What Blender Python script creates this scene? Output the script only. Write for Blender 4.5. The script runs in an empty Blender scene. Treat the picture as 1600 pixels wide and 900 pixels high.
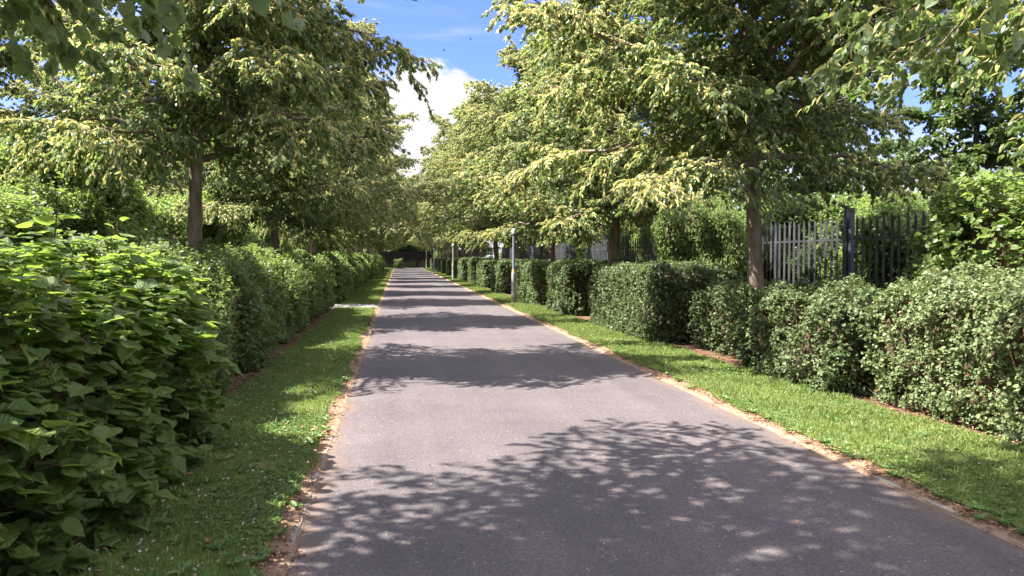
import bpy, math, random
import numpy as np
R = math.radians
scene = bpy.context.scene
COL = scene.collection
rng = np.random.default_rng(7)
UP = np.array([0., 0., 1.])

# ------------------------------------------------------------------ helpers
def nz(v):
    return v / (np.linalg.norm(v, axis=-1, keepdims=True) + 1e-9)

def make_mesh(name, V, F, mats, smooth=False, midx=None):
    """V (n,3); F list of int arrays, each (m,k)"""
    me = bpy.data.meshes.new(name)
    V = np.asarray(V, dtype=np.float32)
    if not isinstance(F, (list, tuple)): F = [F]
    F = [np.asarray(f, dtype=np.int32) for f in F if len(f)]
    loops = np.concatenate([f.ravel() for f in F])
    tot = np.concatenate([np.full(len(f), f.shape[1], dtype=np.int32) for f in F])
    start = np.concatenate([[0], np.cumsum(tot)[:-1]]).astype(np.int32)
    me.vertices.add(len(V)); me.vertices.foreach_set('co', V.ravel())
    me.loops.add(len(loops)); me.loops.foreach_set('vertex_index', loops)
    me.polygons.add(len(tot)); me.polygons.foreach_set('loop_start', start)
    if midx is not None: me.polygons.foreach_set('material_index', np.asarray(midx, dtype=np.int32))
    me.polygons.foreach_set('use_smooth', np.full(len(tot), smooth, dtype=bool))
    for m in (mats if isinstance(mats, (list, tuple)) else [mats]): me.materials.append(m)
    me.update(calc_edges=True)
    return me

def link(name, data, parent=None, loc=(0, 0, 0), rz=0.0, sc=1.0):
    o = bpy.data.objects.new(name, data); COL.objects.link(o)
    o.location = loc; o.rotation_euler = (0, 0, rz)
    o.scale = (sc, sc, sc) if np.isscalar(sc) else sc
    if parent: o.parent = parent
    return o

def tag(o, label=None, cat=None, group=None, kind=None):
    if label: o['label'] = label
    if cat: o['category'] = cat
    if group: o['group'] = group
    if kind: o['kind'] = kind
    return o

def thing(name, label, cat, group=None, loc=(0, 0, 0), rz=0.0, sc=1.0):
    return tag(link(name, None, None, loc, rz, sc), label, cat, group)

def dup(root, loc, rz, sc, label, group=None):
    r = root.copy(); COL.objects.link(r)
    r.location = loc; r.rotation_euler = (0, 0, rz)
    r.scale = (sc, sc, sc) if np.isscalar(sc) else sc
    r['label'] = label
    if group: r['group'] = group
    for ch in list(root.children):
        c = ch.copy(); COL.objects.link(c); c.parent = r
        for g in ch.children:
            d = g.copy(); COL.objects.link(d); d.parent = c
    return r

class MB:
    """collects solid shapes into one mesh"""
    def __init__(s): s.V = []; s.F4 = []; s.F3 = []; s.n = 0
    def add(s, V, F4=(), F3=()):
        s.V.append(np.asarray(V, float))
        if len(F4): s.F4.append(np.asarray(F4) + s.n)
        if len(F3): s.F3.append(np.asarray(F3) + s.n)
        s.n += len(V)
    def box(s, x0, x1, y0, y1, z0, z1):
        V = [(x, y, z) for z in (z0, z1) for y in (y0, y1) for x in (x0, x1)]
        s.add(V, [(0, 2, 3, 1), (4, 5, 7, 6), (0, 1, 5, 4), (2, 6, 7, 3), (0, 4, 6, 2), (1, 3, 7, 5)])
    def tube(s, P, rad, k=6, cap=False):
        P = np.asarray(P, float); n = len(P); rad = np.broadcast_to(rad, (n,))
        T = nz(np.gradient(P, axis=0))
        ref = np.where(np.abs(T[:, 2:3]) > .9, np.array([[1., 0, 0]]), np.array([[0, 0, 1.]]))
        A = nz(np.cross(T, ref)); B = np.cross(T, A)
        a = np.arange(k) * 2 * math.pi / k
        V = (P[:, None] + rad[:, None, None] * (np.cos(a)[None, :, None] * A[:, None] + np.sin(a)[None, :, None] * B[:, None])).reshape(-1, 3)
        i = np.arange(n - 1)[:, None] * k; j = np.arange(k)[None]; j2 = (j + 1) % k
        F = np.stack([i + j, i + k + j, i + k + j2, i + j2], -1).reshape(-1, 4)
        s.add(V, F)
        if cap:
            c = len(V)
            s.add(np.vstack([V[:k], P[:1], V[-k:], P[-1:]]), (), [(k, (q + 1) % k, q) for q in range(k)][::-1] + [(k + 1 + q, k + 1 + (q + 1) % k, 2 * k + 1) for q in range(k)])
    def mesh(s, name, mat, smooth=False):
        F = []
        if s.F4: F.append(np.vstack(s.F4))
        if s.F3: F.append(np.vstack(s.F3))
        return make_mesh(name, np.vstack(s.V), F, mat, smooth)

# ------------------------------------------------------------------ leaf templates (x across, y along, z up)
LOW = (np.array([(0, 0, 0), (-.43, .2, .09), (-.37, .66, .06), (0, 1, -.1), (.37, .66, .06), (.43, .2, .09)], float),
       np.array([(0, 5, 4, 3), (0, 3, 2, 1)]))
_m = [(0, 0, 0), (0, .3, 0), (0, .62, -.03), (0, .86, -.05), (0, 1.08, -.1)]
_r = [(.24, -.08, .05), (.46, .14, .07), (.5, .42, .06), (.34, .73, .0), (.12, .93, -.06)]
HI = (np.array(_m + _r + [(-a, b, c) for a, b, c in _r], float),
      np.array([(0, 5, 6, 1), (1, 6, 7, 2), (2, 7, 8, 3), (3, 8, 9, 4), (1, 11, 10, 0), (2, 12, 11, 1), (3, 13, 12, 2), (4, 14, 13, 3)]))
BRACT = (np.array([(-.05, 0, 0), (.05, 0, 0), (.16, .45, .06), (.05, 1, -.1), (-.05, 1, -.1), (-.16, .45, .06)], float),
         np.array([(0, 1, 2, 5), (5, 2, 3, 4)]))
STRIP = (np.array([(-.5, 0, 0), (.5, 0, 0), (.4, .55, .0), (.06, 1, .12), (-.06, 1, .12), (-.4, .55, .0)], float),
         np.array([(0, 1, 2, 5), (5, 2, 3, 4)]))

HI2 = (HI[0] * np.array([.92, 1.02, 1]) + np.stack([0 * HI[0][:, 0], 0 * HI[0][:, 0], .1 * np.abs(HI[0][:, 0]) - .16 * HI[0][:, 1] ** 2 + .06 * np.sin(HI[0][:, 1] * 9 + HI[0][:, 0] * 5)], 1), HI[1])
HI3 = (HI[0] * np.array([1.04, .93, 1]) + np.stack([.06 * HI[0][:, 1] ** 2, 0 * HI[0][:, 0], -.13 * np.abs(HI[0][:, 0]) + .07 * np.sin(HI[0][:, 1] * 8 - HI[0][:, 0] * 7)], 1), HI[1])
def inst_mix(T, P, D, N, S, W=1.0):
    if T is not HI: return inst(T, P, D, N, S, W)
    k = np.arange(len(P)) % 3
    return merge([inst(t, P[k == i], D[k == i], N[k == i], S[k == i], W) for i, t in enumerate((HI, HI2, HI3))])
def inst(T, P, D, N, S, W=1.0):
    V, F = T
    D = nz(D); X = nz(np.cross(D, N)); N2 = np.cross(X, D)
    S = np.broadcast_to(S, (len(P),))[:, None, None]; W = np.broadcast_to(W, (len(P),))[:, None, None]
    out = P[:, None] + S * (V[None, :, 0:1] * W * X[:, None] + V[None, :, 1:2] * D[:, None] + V[None, :, 2:3] * N2[:, None])
    k = len(V)
    Fo = (np.arange(len(P))[:, None, None] * k + F[None]).reshape(-1, F.shape[1])
    return out.reshape(-1, 3), Fo

def merge(parts):
    V = []; F = []; n = 0
    for v, f in parts:
        if len(v) == 0: continue
        V.append(v); F.append(f + n); n += len(v)
    return np.vstack(V), np.vstack(F)

# ------------------------------------------------------------------ materials
def new_mat(name):
    m = bpy.data.materials.new(name); m.use_nodes = True
    nt = m.node_tree; nt.nodes.clear()
    return m, nt, nt.nodes.new, nt.links.new

def leaf_mat(name, c0, c1, under, trans, rough=.42, spec=.45, tmix=.35, rust=0.0, rustcol=(.16, .06, .025), patch=None):
    m, nt, N, L = new_mat(name)
    out = N('ShaderNodeOutputMaterial'); geo = N('ShaderNodeNewGeometry')
    ramp = N('ShaderNodeValToRGB'); e = ramp.color_ramp.elements
    e[0].color = (*c0, 1); e[0].position = 0; e[1].color = (*c1, 1); e[1].position = 1
    L(geo.outputs['Random Per Island'], ramp.inputs[0]); col = ramp.outputs[0]
    # rusty / yellowed leaves, chosen leaf by leaf
    if rust > 0:
        r2 = N('ShaderNodeValToRGB'); r2.color_ramp.interpolation = 'CONSTANT'
        r2.color_ramp.elements[0].color = (0, 0, 0, 1); r2.color_ramp.elements[1].color = (1, 1, 1, 1); r2.color_ramp.elements[1].position = 1 - rust
        mul = N('ShaderNodeMath'); mul.operation = 'MULTIPLY'; mul.inputs[1].default_value = 37.31
        fr = N('ShaderNodeMath'); fr.operation = 'FRACT'
        L(geo.outputs['Random Per Island'], mul.inputs[0]); L(mul.outputs[0], fr.inputs[0]); L(fr.outputs[0], r2.inputs[0])
        mx = N('ShaderNodeMix'); mx.data_type = 'RGBA'; mx.inputs[7].default_value = (*rustcol, 1)
        L(r2.outputs[0], mx.inputs[0]); L(col, mx.inputs[6]); col = mx.outputs[2]
    if patch:                                   # drier, yellower areas of the lawn
        tc_ = N('ShaderNodeTexCoord'); pn = N('ShaderNodeTexNoise'); pn.inputs['Scale'].default_value = 1.1; pn.inputs['Detail'].default_value = 5; pn.inputs['Roughness'].default_value = .7
        L(tc_.outputs['Object'], pn.inputs['Vector']); pr = N('ShaderNodeMapRange'); pr.inputs[1].default_value = .48; pr.inputs[2].default_value = .68; pr.inputs[4].default_value = .75
        L(pn.outputs['Fac'], pr.inputs[0]); mp_ = N('ShaderNodeMix'); mp_.data_type = 'RGBA'; mp_.inputs[7].default_value = (*patch, 1)
        L(pr.outputs[0], mp_.inputs[0]); L(col, mp_.inputs[6]); col = mp_.outputs[2]
    oi = N('ShaderNodeObjectInfo'); hs = N('ShaderNodeHueSaturation')
    mr = N('ShaderNodeMapRange'); mr.inputs[3].default_value = .82; mr.inputs[4].default_value = 1.15
    L(oi.outputs['Random'], mr.inputs[0]); L(mr.outputs[0], hs.inputs['Value']); L(col, hs.inputs['Color'])
    bf = N('ShaderNodeMix'); bf.data_type = 'RGBA'; bf.inputs[7].default_value = (*under, 1)
    L(geo.outputs['Backfacing'], bf.inputs[0]); L(hs.outputs[0], bf.inputs[6])
    p = N('ShaderNodeBsdfPrincipled'); p.inputs['Roughness'].default_value = rough; p.inputs['Specular IOR Level'].default_value = spec
    L(bf.outputs[2], p.inputs['Base Color'])
    t = N('ShaderNodeBsdfTranslucent')
    tm = N('ShaderNodeMix'); tm.data_type = 'RGBA'; tm.inputs[0].default_value = .75; tm.inputs[7].default_value = (*trans, 1)
    L(hs.outputs[0], tm.inputs[6]); L(tm.outputs[2], t.inputs['Color'])
    ms = N('ShaderNodeMixShader'); ms.inputs[0].default_value = tmix
    L(p.outputs[0], ms.inputs[1]); L(t.outputs[0], ms.inputs[2]); L(ms.outputs[0], out.inputs[0])
    return m

def noise_mat(name, cols, scale=5, detail=6, rough=.9, bump=.3, bscale=None, vec_scale=(1, 1, 1), spec=.3, metallic=0, bdist=.01):
    m, nt, N, L = new_mat(name)
    out = N('ShaderNodeOutputMaterial'); p = N('ShaderNodeBsdfPrincipled'); L(p.outputs[0], out.inputs[0])
    tc = N('ShaderNodeTexCoord'); mp = N('ShaderNodeMapping'); mp.inputs['Scale'].default_value = vec_scale
    L(tc.outputs['Object'], mp.inputs[0])
    n = N('ShaderNodeTexNoise'); n.inputs['Scale'].default_value = scale; n.inputs['Detail'].default_value = detail; n.inputs['Roughness'].default_value = .65
    L(mp.outputs[0], n.inputs['Vector'])
    rp = N('ShaderNodeValToRGB'); el = rp.color_ramp.elements
    while len(el) < len(cols): el.new(.5)
    for i, c in enumerate(cols):
        el[i].position = .3 + .4 * i / max(1, len(cols) - 1); el[i].color = (*c, 1)
    L(n.outputs['Fac'], rp.inputs[0]); L(rp.outputs[0], p.inputs['Base Color'])
    p.inputs['Roughness'].default_value = rough; p.inputs['Specular IOR Level'].default_value = spec; p.inputs['Metallic'].default_value = metallic
    if bump:
        n2 = N('ShaderNodeTexNoise'); n2.inputs['Scale'].default_value = bscale or scale * 4; n2.inputs['Detail'].default_value = 5
        L(mp.outputs[0], n2.inputs['Vector'])
        b = N('ShaderNodeBump'); b.inputs['Strength'].default_value = bump; b.inputs['Distance'].default_value = bdist
        L(n2.outputs['Fac'], b.inputs['Height']); L(b.outputs[0], p.inputs['Normal'])
    return m

M = {}
M['lime'] = leaf_mat('lime leaf', (.066, .106, .038), (.125, .172, .066), (.16, .20, .115), (.28, .40, .09), tmix=.46)
M['bract'] = leaf_mat('lime blossom', (.40, .37, .135), (.60, .54, .23), (.50, .46, .2), (.56, .52, .17), rough=.6, spec=.2, tmix=.42)
M['wood_leaf'] = leaf_mat('woodland leaf', (.035, .065, .018), (.09, .135, .03), (.12, .16, .07), (.2, .32, .04), tmix=.35)
M['bush_leaf'] = leaf_mat('light bush leaf', (.10, .16, .042), (.20, .265, .085), (.19, .24, .12), (.36, .5, .1), tmix=.45, rust=.01)
M['hazel'] = leaf_mat('broad leaf', (.075, .135, .034), (.165, .23, .055), (.16, .22, .09), (.36, .54, .07), rough=.44, spec=.38, tmix=.42, rust=.008, rustcol=(.4, .28, .04))
M['hedge_left'] = leaf_mat('hedge leaf soft green', (.085, .135, .035), (.19, .25, .08), (.16, .2, .1), (.3, .42, .08), tmix=.4, rust=.01)
M['hedge_clip'] = leaf_mat('clipped hedge leaf', (.065, .1, .036), (.14, .18, .075), (.15, .18, .1), (.2, .29, .07), rough=.48, spec=.32, tmix=.25, rust=.006)
M['shrub_right'] = leaf_mat('grey green shrub leaf', (.10, .14, .052), (.21, .26, .115), (.2, .23, .14), (.28, .38, .1), rough=.5, spec=.3, tmix=.22, rust=.02)
M['grass'] = leaf_mat('grass blade', (.105, .15, .035), (.2, .24, .07), (.15, .21, .06), (.26, .36, .07), rough=.55, spec=.25, tmix=.3, rust=.07, rustcol=(.3, .26, .11), patch=(.25, .235, .09))
M['clover'] = leaf_mat('clover leaf', (.075, .14, .035), (.14, .22, .06), (.13, .2, .07), (.2, .33, .06), rough=.5, spec=.3, tmix=.25)
M['litter'] = leaf_mat('dry litter', (.18, .10, .06), (.38, .25, .15), (.28, .18, .11), (.2, .1, .05), rough=.85, spec=.1, tmix=.08, rust=.15, rustcol=(.1, .05, .03))
M['bark'] = noise_mat('bark', [(.06, .044, .034), (.18, .138, .105), (.30, .245, .19)], scale=9, vec_scale=(1, 1, .22), bump=.9, bscale=22, rough=.92, spec=.15, bdist=.02)
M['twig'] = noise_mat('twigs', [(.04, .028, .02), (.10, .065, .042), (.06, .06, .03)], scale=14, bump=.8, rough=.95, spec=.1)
M['soil'] = noise_mat('soil', [(.05, .032, .022), (.13, .075, .048), (.2, .12, .075)], scale=7, bump=.8, bscale=45, rough=.95, spec=.1, bdist=.02)
M['dirt'] = noise_mat('dry dirt', [(.12, .075, .05), (.24, .16, .105), (.33, .24, .165)], scale=9, bump=.8, bscale=90, rough=.95, spec=.1)
M['turf'] = noise_mat('turf', [(.07, .095, .028), (.11, .145, .04), (.18, .165, .07)], scale=3.5, bump=.6, bscale=60, rough=.95, spec=.1)
M['ground'] = noise_mat('rough ground', [(.04, .05, .02), (.07, .085, .03), (.1, .085, .05)], scale=.8, bump=.5, bscale=8, rough=.95, spec=.1, bdist=.05)
M['kerb'] = noise_mat('edging concrete', [(.15, .12, .10), (.25, .22, .19), (.33, .295, .265)], scale=5, bump=.5, bscale=60, rough=.9, spec=.2)
M['concrete'] = noise_mat('pale concrete', [(.28, .265, .24), (.36, .345, .31)], scale=4, bump=.3, bscale=60, rough=.9)
M['steel'] = noise_mat('galvanised steel', [(.035, .037, .042), (.065, .068, .076), (.11, .114, .124)], scale=3, bump=.1, rough=.5, spec=.5, metallic=.35)
M['steel_dark'] = noise_mat('dark steel post', [(.05, .055, .065), (.08, .085, .1)], scale=3, bump=.1, rough=.5, spec=.5, metallic=.2)
M['post_grey'] = noise_mat('blue grey paint', [(.13, .16, .22), (.19, .22, .28)], scale=3, bump=.05, rough=.45, spec=.5)
M['post_pale'] = noise_mat('worn white paint', [(.20, .19, .18), (.32, .31, .30), (.40, .39, .385)], scale=4, bump=.15, rough=.6, vec_scale=(1, 1, .4))
M['post_brown'] = noise_mat('rust stain', [(.2, .15, .1), (.34, .28, .2)], scale=6, bump=.2, rough=.8)
M['ochre'] = noise_mat('ochre tape', [(.5, .27, .06), (.6, .34, .1)], scale=6, bump=0, rough=.6)
M['glass'] = noise_mat('lantern cover', [(.6, .6, .58), (.66, .66, .64)], scale=3, bump=0, rough=.2, spec=.5)
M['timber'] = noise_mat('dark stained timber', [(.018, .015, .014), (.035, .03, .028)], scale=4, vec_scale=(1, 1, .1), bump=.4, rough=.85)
M['bird'] = noise_mat('dark plumage', [(.02, .02, .022), (.04, .04, .045)], scale=8, bump=0)

def asphalt():
    m, nt, N, L = new_mat('worn asphalt')
    out = N('ShaderNodeOutputMaterial'); p = N('ShaderNodeBsdfPrincipled'); L(p.outputs[0], out.inputs[0])
    tc = N('ShaderNodeTexCoord')
    def noise(s, d=4, r=.6):
        n = N('ShaderNodeTexNoise'); n.inputs['Scale'].default_value = s; n.inputs['Detail'].default_value = d; n.inputs['Roughness'].default_value = r
        L(tc.outputs['Object'], n.inputs['Vector']); return n
    def ramp(src, pts):
        r = N('ShaderNodeValToRGB'); e = r.color_ramp.elements
        while len(e) < len(pts): e.new(.5)
        for i, (po, c) in enumerate(pts): e[i].position = po; e[i].color = (*c, 1)
        L(src, r.inputs[0]); return r.outputs[0]
    def mix(a, b, f=None, mode='MIX', fac=1.0):
        x = N('ShaderNodeMix'); x.data_type = 'RGBA'; x.blend_type = mode; x.inputs[0].default_value = fac
        if f is not None: L(f, x.inputs[0])
        for s, k in ((a, 6), (b, 7)):
            if isinstance(s, tuple): x.inputs[k].default_value = (*s, 1)
            else: L(s, x.inputs[k])
        return x.outputs[2]
    big = ramp(noise(.55, 5).outputs['Fac'], [(.35, (.084, .071, .073)), (.65, (.107, .090, .091))])
    vor = N('ShaderNodeTexVoronoi'); vor.inputs['Scale'].default_value = 105
    L(tc.outputs['Object'], vor.inputs['Vector'])
    sep = N('ShaderNodeSeparateColor'); L(vor.outputs['Color'], sep.inputs[0])
    chip = ramp(sep.outputs[0], [(0, (.68, .68, .70)), (.55, (.97, .97, .97)), (.9, (1.1, 1.09, 1.07)), (1, (1.5, 1.47, 1.44))])
    c = mix(big, chip, mode='MULTIPLY')
    fine = ramp(noise(45, 3).outputs['Fac'], [(.35, (.82, .82, .82)), (.65, (1.12, 1.12, 1.12))])
    c = mix(c, fine, mode='MULTIPLY')
    # pale flecks (petals and grit trodden in)
    v2 = N('ShaderNodeTexVoronoi'); v2.inputs['Scale'].default_value = 13; L(tc.outputs['Object'], v2.inputs['Vector'])
    fl = ramp(v2.outputs['Distance'], [(.07, (1, 1, 1)), (.1, (0, 0, 0))])
    c = mix(c, (.26, .24, .21), f=fl)
    # brown silt gathered along both edges
    sp = N('ShaderNodeSeparateXYZ'); L(tc.outputs['Object'], sp.inputs[0])
    ab = N('ShaderNodeMath'); ab.operation = 'SUBTRACT'; ab.inputs[1].default_value = 1.41; L(sp.outputs[0], ab.inputs[0])
    aa = N('ShaderNodeMath'); aa.operation = 'ABSOLUTE'; L(ab.outputs[0], aa.inputs[0])
    ng = noise(2.3, 5); ad = N('ShaderNodeMath'); ad.operation = 'MULTIPLY_ADD'; ad.inputs[1].default_value = .5; L(ng.outputs['Fac'], ad.inputs[0]); L(aa.outputs[0], ad.inputs[2])
    ed = N('ShaderNodeMapRange'); ed.inputs[1].default_value = 2.08; ed.inputs[2].default_value = 2.3; ed.inputs[4].default_value = .75; L(ad.outputs[0], ed.inputs[0])
    c = mix(c, (.15, .095, .065), f=ed.outputs[0])
    mpv = N('ShaderNodeMapping'); mpv.inputs['Scale'].default_value = (1.6, .05, 1); L(tc.outputs['Object'], mpv.inputs[0])
    wn = N('ShaderNodeTexNoise'); wn.inputs['Scale'].default_value = 1.3; wn.inputs['Detail'].default_value = 4; L(mpv.outputs[0], wn.inputs['Vector'])
    c = mix(c, ramp(wn.outputs['Fac'], [(.35, (.88, .88, .89)), (.62, (1.08, 1.07, 1.06))]), mode='MULTIPLY')
    st = ramp(noise(1.4, 6, .7).outputs['Fac'], [(.3, (.86, .86, .87)), (.5, (1, 1, 1)), (.7, (1.07, 1.06, 1.05))])
    c = mix(c, st, mode='MULTIPLY')
    L(c, p.inputs['Base Color'])
    p.inputs['Roughness'].default_value = .82; p.inputs['Specular IOR Level'].default_value = .35
    b = N('ShaderNodeBump'); b.inputs['Strength'].default_value = .55; b.inputs['Distance'].default_value = .004
    L(vor.outputs['Distance'], b.inputs['Height']); L(b.outputs[0], p.inputs['Normal'])
    return m
M['asphalt'] = asphalt()

def add_veins(m):
    nt = m.node_tree; N = nt.nodes.new; L = nt.links.new
    p = next(n for n in nt.nodes if n.type == 'BSDF_PRINCIPLED'); src = p.inputs['Base Color'].links[0].from_socket
    uv = N('ShaderNodeUVMap'); sp = N('ShaderNodeSeparateXYZ'); L(uv.outputs[0], sp.inputs[0])
    def mt(op, a, b=None):
        n = N('ShaderNodeMath'); n.operation = op
        for i, q in enumerate((a, b)):
            if q is None: continue
            if isinstance(q, (int, float)): n.inputs[i].default_value = q
            else: L(q, n.inputs[i])
        return n.outputs[0]
    au = mt('ABSOLUTE', sp.outputs[0])
    ph = mt('FRACT', mt('MULTIPLY', mt('SUBTRACT', sp.outputs[1], mt('MULTIPLY', au, .75)), 6.5))
    side = mt('ABSOLUTE', mt('SUBTRACT', ph, .5))
    v1 = N('ShaderNodeMapRange'); v1.inputs[1].default_value = .06; v1.inputs[2].default_value = 0; L(side, v1.inputs[0])
    v2 = N('ShaderNodeMapRange'); v2.inputs[1].default_value = .03; v2.inputs[2].default_value = .008; L(au, v2.inputs[0])
    vein = mt('MAXIMUM', v1.outputs[0], v2.outputs[0])
    mx = N('ShaderNodeMix'); mx.data_type = 'RGBA'; mx.inputs[7].default_value = (.17, .235, .085, 1)
    L(mt('MULTIPLY', vein, .55), mx.inputs[0]); L(src, mx.inputs[6]); L(mx.outputs[2], p.inputs['Base Color'])
    h = mt('ADD', mt('MULTIPLY', side, 2.0), mt('MULTIPLY', vein, -.6))
    b = N('ShaderNodeBump'); b.inputs['Strength'].default_value = .7; b.inputs['Distance'].default_value = .004; L(h, b.inputs['Height']); L(b.outputs[0], p.inputs['Normal'])
add_veins(M['hazel'])

# ------------------------------------------------------------------ camera
F_PX = 1164.0
cam = bpy.data.cameras.new('camera'); cam.sensor_width = 36; cam.lens = 36 * F_PX / 1600; cam.clip_end = 3000; cam.clip_start = .05
co = bpy.data.objects.new('camera', cam); COL.objects.link(co)
co.location = (0, 0, 1.6); co.rotation_euler = (R(90 - 2.36), 0, R(-8.7)); scene.camera = co
CAM = np.array([0, 0, 1.6])

# ------------------------------------------------------------------ sun and sky
SUN = nz(np.array([-1.0, .05, math.tan(R(55.5))]) )
sun_el = math.asin(SUN[2]); az = math.atan2(SUN[0], SUN[1])       # clockwise from +Y
sl = bpy.data.lights.new('sun', 'SUN'); sl.energy = 4.3; sl.angle = R(.53); sl.color = (1, .945, .86)
so = bpy.data.objects.new('sun', sl); COL.objects.link(so); so.location = (-30, 10, 50)
from mathutils import Vector
so.rotation_euler = Vector(tuple(SUN)).to_track_quat('Z', 'Y').to_euler()
w = bpy.data.worlds.new('World'); scene.world = w; w.use_nodes = True
nt = w.node_tree; nt.nodes.clear(); N = nt.nodes.new; L = nt.links.new
wo = N('ShaderNodeOutputWorld'); sky = N('ShaderNodeTexSky'); sky.sky_type = 'NISHITA'; sky.sun_disc = False
sky.sun_elevation = sun_el; sky.sun_rotation = az; sky.ozone_density = 2.5; sky.air_density = 1.0; sky.dust_density = .3
bg = N('ShaderNodeBackground'); bg.inputs[1].default_value = .078
tint = N('ShaderNodeMix'); tint.data_type = 'RGBA'; tint.blend_type = 'MULTIPLY'; tint.inputs[0].default_value = 1; tint.inputs[7].default_value = (.40, .45, .98, 1)
L(sky.outputs[0], tint.inputs[6]); L(tint.outputs[2], bg.inputs[0])
def math_(op, a, b=None, clamp=False):
    n = N('ShaderNodeMath'); n.operation = op; n.use_clamp = clamp
    for i, s in enumerate((a, b)):
        if s is None: continue
        if isinstance(s, (int, float)): n.inputs[i].default_value = s
        else: L(s, n.inputs[i])
    return n.outputs[0]
def sstep(x, a, b):
    n = N('ShaderNodeMapRange'); n.interpolation_type = 'SMOOTHSTEP'; n.inputs[1].default_value = a; n.inputs[2].default_value = b
    L(x, n.inputs[0]); return n.outputs[0]
def wnoise(scale, vs, det, rough, loc=(0, 0, 0)):
    mp = N('ShaderNodeMapping'); mp.inputs['Scale'].default_value = vs; mp.inputs['Location'].default_value = loc
    L(tc.outputs['Generated'], mp.inputs[0])
    n = N('ShaderNodeTexNoise'); n.inputs['Scale'].default_value = scale; n.inputs['Detail'].default_value = det; n.inputs['Roughness'].default_value = rough
    L(mp.outputs[0], n.inputs['Vector']); return n.outputs['Fac']
tc = N('ShaderNodeTexCoord'); sx = N('ShaderNodeSeparateXYZ'); L(tc.outputs['Generated'], sx.inputs[0])
def blob(cx, cz, rx, rz):      # cumulus heap at a bearing (x at y=1) and height
    ax = math_('DIVIDE', sx.outputs[0], math_('MAXIMUM', sx.outputs[1], .05))
    hz = math_('DIVIDE', sx.outputs[2], math_('MAXIMUM', sx.outputs[1], .05))
    d = math_('ADD', math_('POWER', math_('DIVIDE', math_('SUBTRACT', ax, cx), rx), 2.0), math_('POWER', math_('DIVIDE', math_('SUBTRACT', hz, cz), rz), 2.0))
    return math_('SUBTRACT', 1.0, d)
heap = math_('MAXIMUM', blob(.05, .165, .075, .105), math_('MAXIMUM', blob(.125, .13, .16, .095), blob(-.05, .1, .2, .07)))
n1 = wnoise(9, (1, 1, 1.5), 9, .62)
cum = sstep(math_('ADD', heap, math_('MULTIPLY', math_('SUBTRACT', n1, .5), 2.6)), -.06, .3)
n3 = wnoise(2.2, (1, 1, 2.4), 8, .6, (3.1, 1.7, .4))
far = math_('MULTIPLY', sstep(n3, .44, .56), sstep(math_('ABSOLUTE', math_('SUBTRACT', sx.outputs[0], .08)), .25, .45))
n2 = wnoise(3.2, (1, 1, 7.0), 6, .55, (.3, .2, 0))
wisp = math_('MULTIPLY', sstep(n2, .44, .74), .62)
shade = N('ShaderNodeValToRGB'); e = shade.color_ramp.elements
e[0].position = .35; e[0].color = (.66, .66, .74, 1); e[1].position = .62; e[1].color = (.80, .79, .82, 1)
n4 = wnoise(14, (1, 1, 2.2), 6, .55, (1, 0, .3)); L(n4, shade.inputs[0])
cb = N('ShaderNodeBackground'); L(shade.outputs[0], cb.inputs[0]); L(math_('ADD', .29, math_('MULTIPLY', sstep(sx.outputs[2], .42, .7), .80)), cb.inputs[1])  # clouds above the frame boosted as added ambient fill
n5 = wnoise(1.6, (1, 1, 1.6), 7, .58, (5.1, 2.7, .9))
high = math_('MULTIPLY', sstep(n5, .42, .56), math_('MAXIMUM', sstep(sx.outputs[2], .42, .6), sstep(sx.outputs[1], .1, -.3)))  # unseen clouds overhead and behind the camera, added to lift the ambient light
lowc = math_('MULTIPLY', sstep(sx.outputs[2], .2, .08), .85)
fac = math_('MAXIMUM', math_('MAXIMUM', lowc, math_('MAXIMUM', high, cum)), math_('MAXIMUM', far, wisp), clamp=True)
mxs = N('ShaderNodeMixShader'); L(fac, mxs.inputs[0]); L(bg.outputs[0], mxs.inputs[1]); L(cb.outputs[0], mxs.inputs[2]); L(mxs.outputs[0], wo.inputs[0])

# ------------------------------------------------------------------ setting: ground, path, verges
def front_r(Y): return 4.25 + 1.3 * np.exp(-np.asarray(Y, float) / 10)
def sheet(name, xs, ys, z, mat, kind='structure', wob=0.0, zf=None, smooth=True):
    """grid between x-lines given as functions or constants"""
    ys = np.asarray(ys, float); cols = []
    for x in xs: cols.append(np.array([x(y) if callable(x) else x for y in ys], float))
    X = np.stack(cols, 1); Y = np.repeat(ys[:, None], X.shape[1], 1); Z = np.full_like(X, z)
    if zf is not None: Z = Z + zf(X, Y)
    V = np.stack([X, Y, Z], -1).reshape(-1, 3); nx = X.shape[1]
    i = np.arange(len(ys) - 1)[:, None] * nx; j = np.arange(nx - 1)[None]
    F = np.stack([i + j, i + j + 1, i + nx + j + 1, i + nx + j], -1).reshape(-1, 4)
    return tag(link(name, make_mesh(name, V, F, mat, smooth)), kind=kind)

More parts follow.
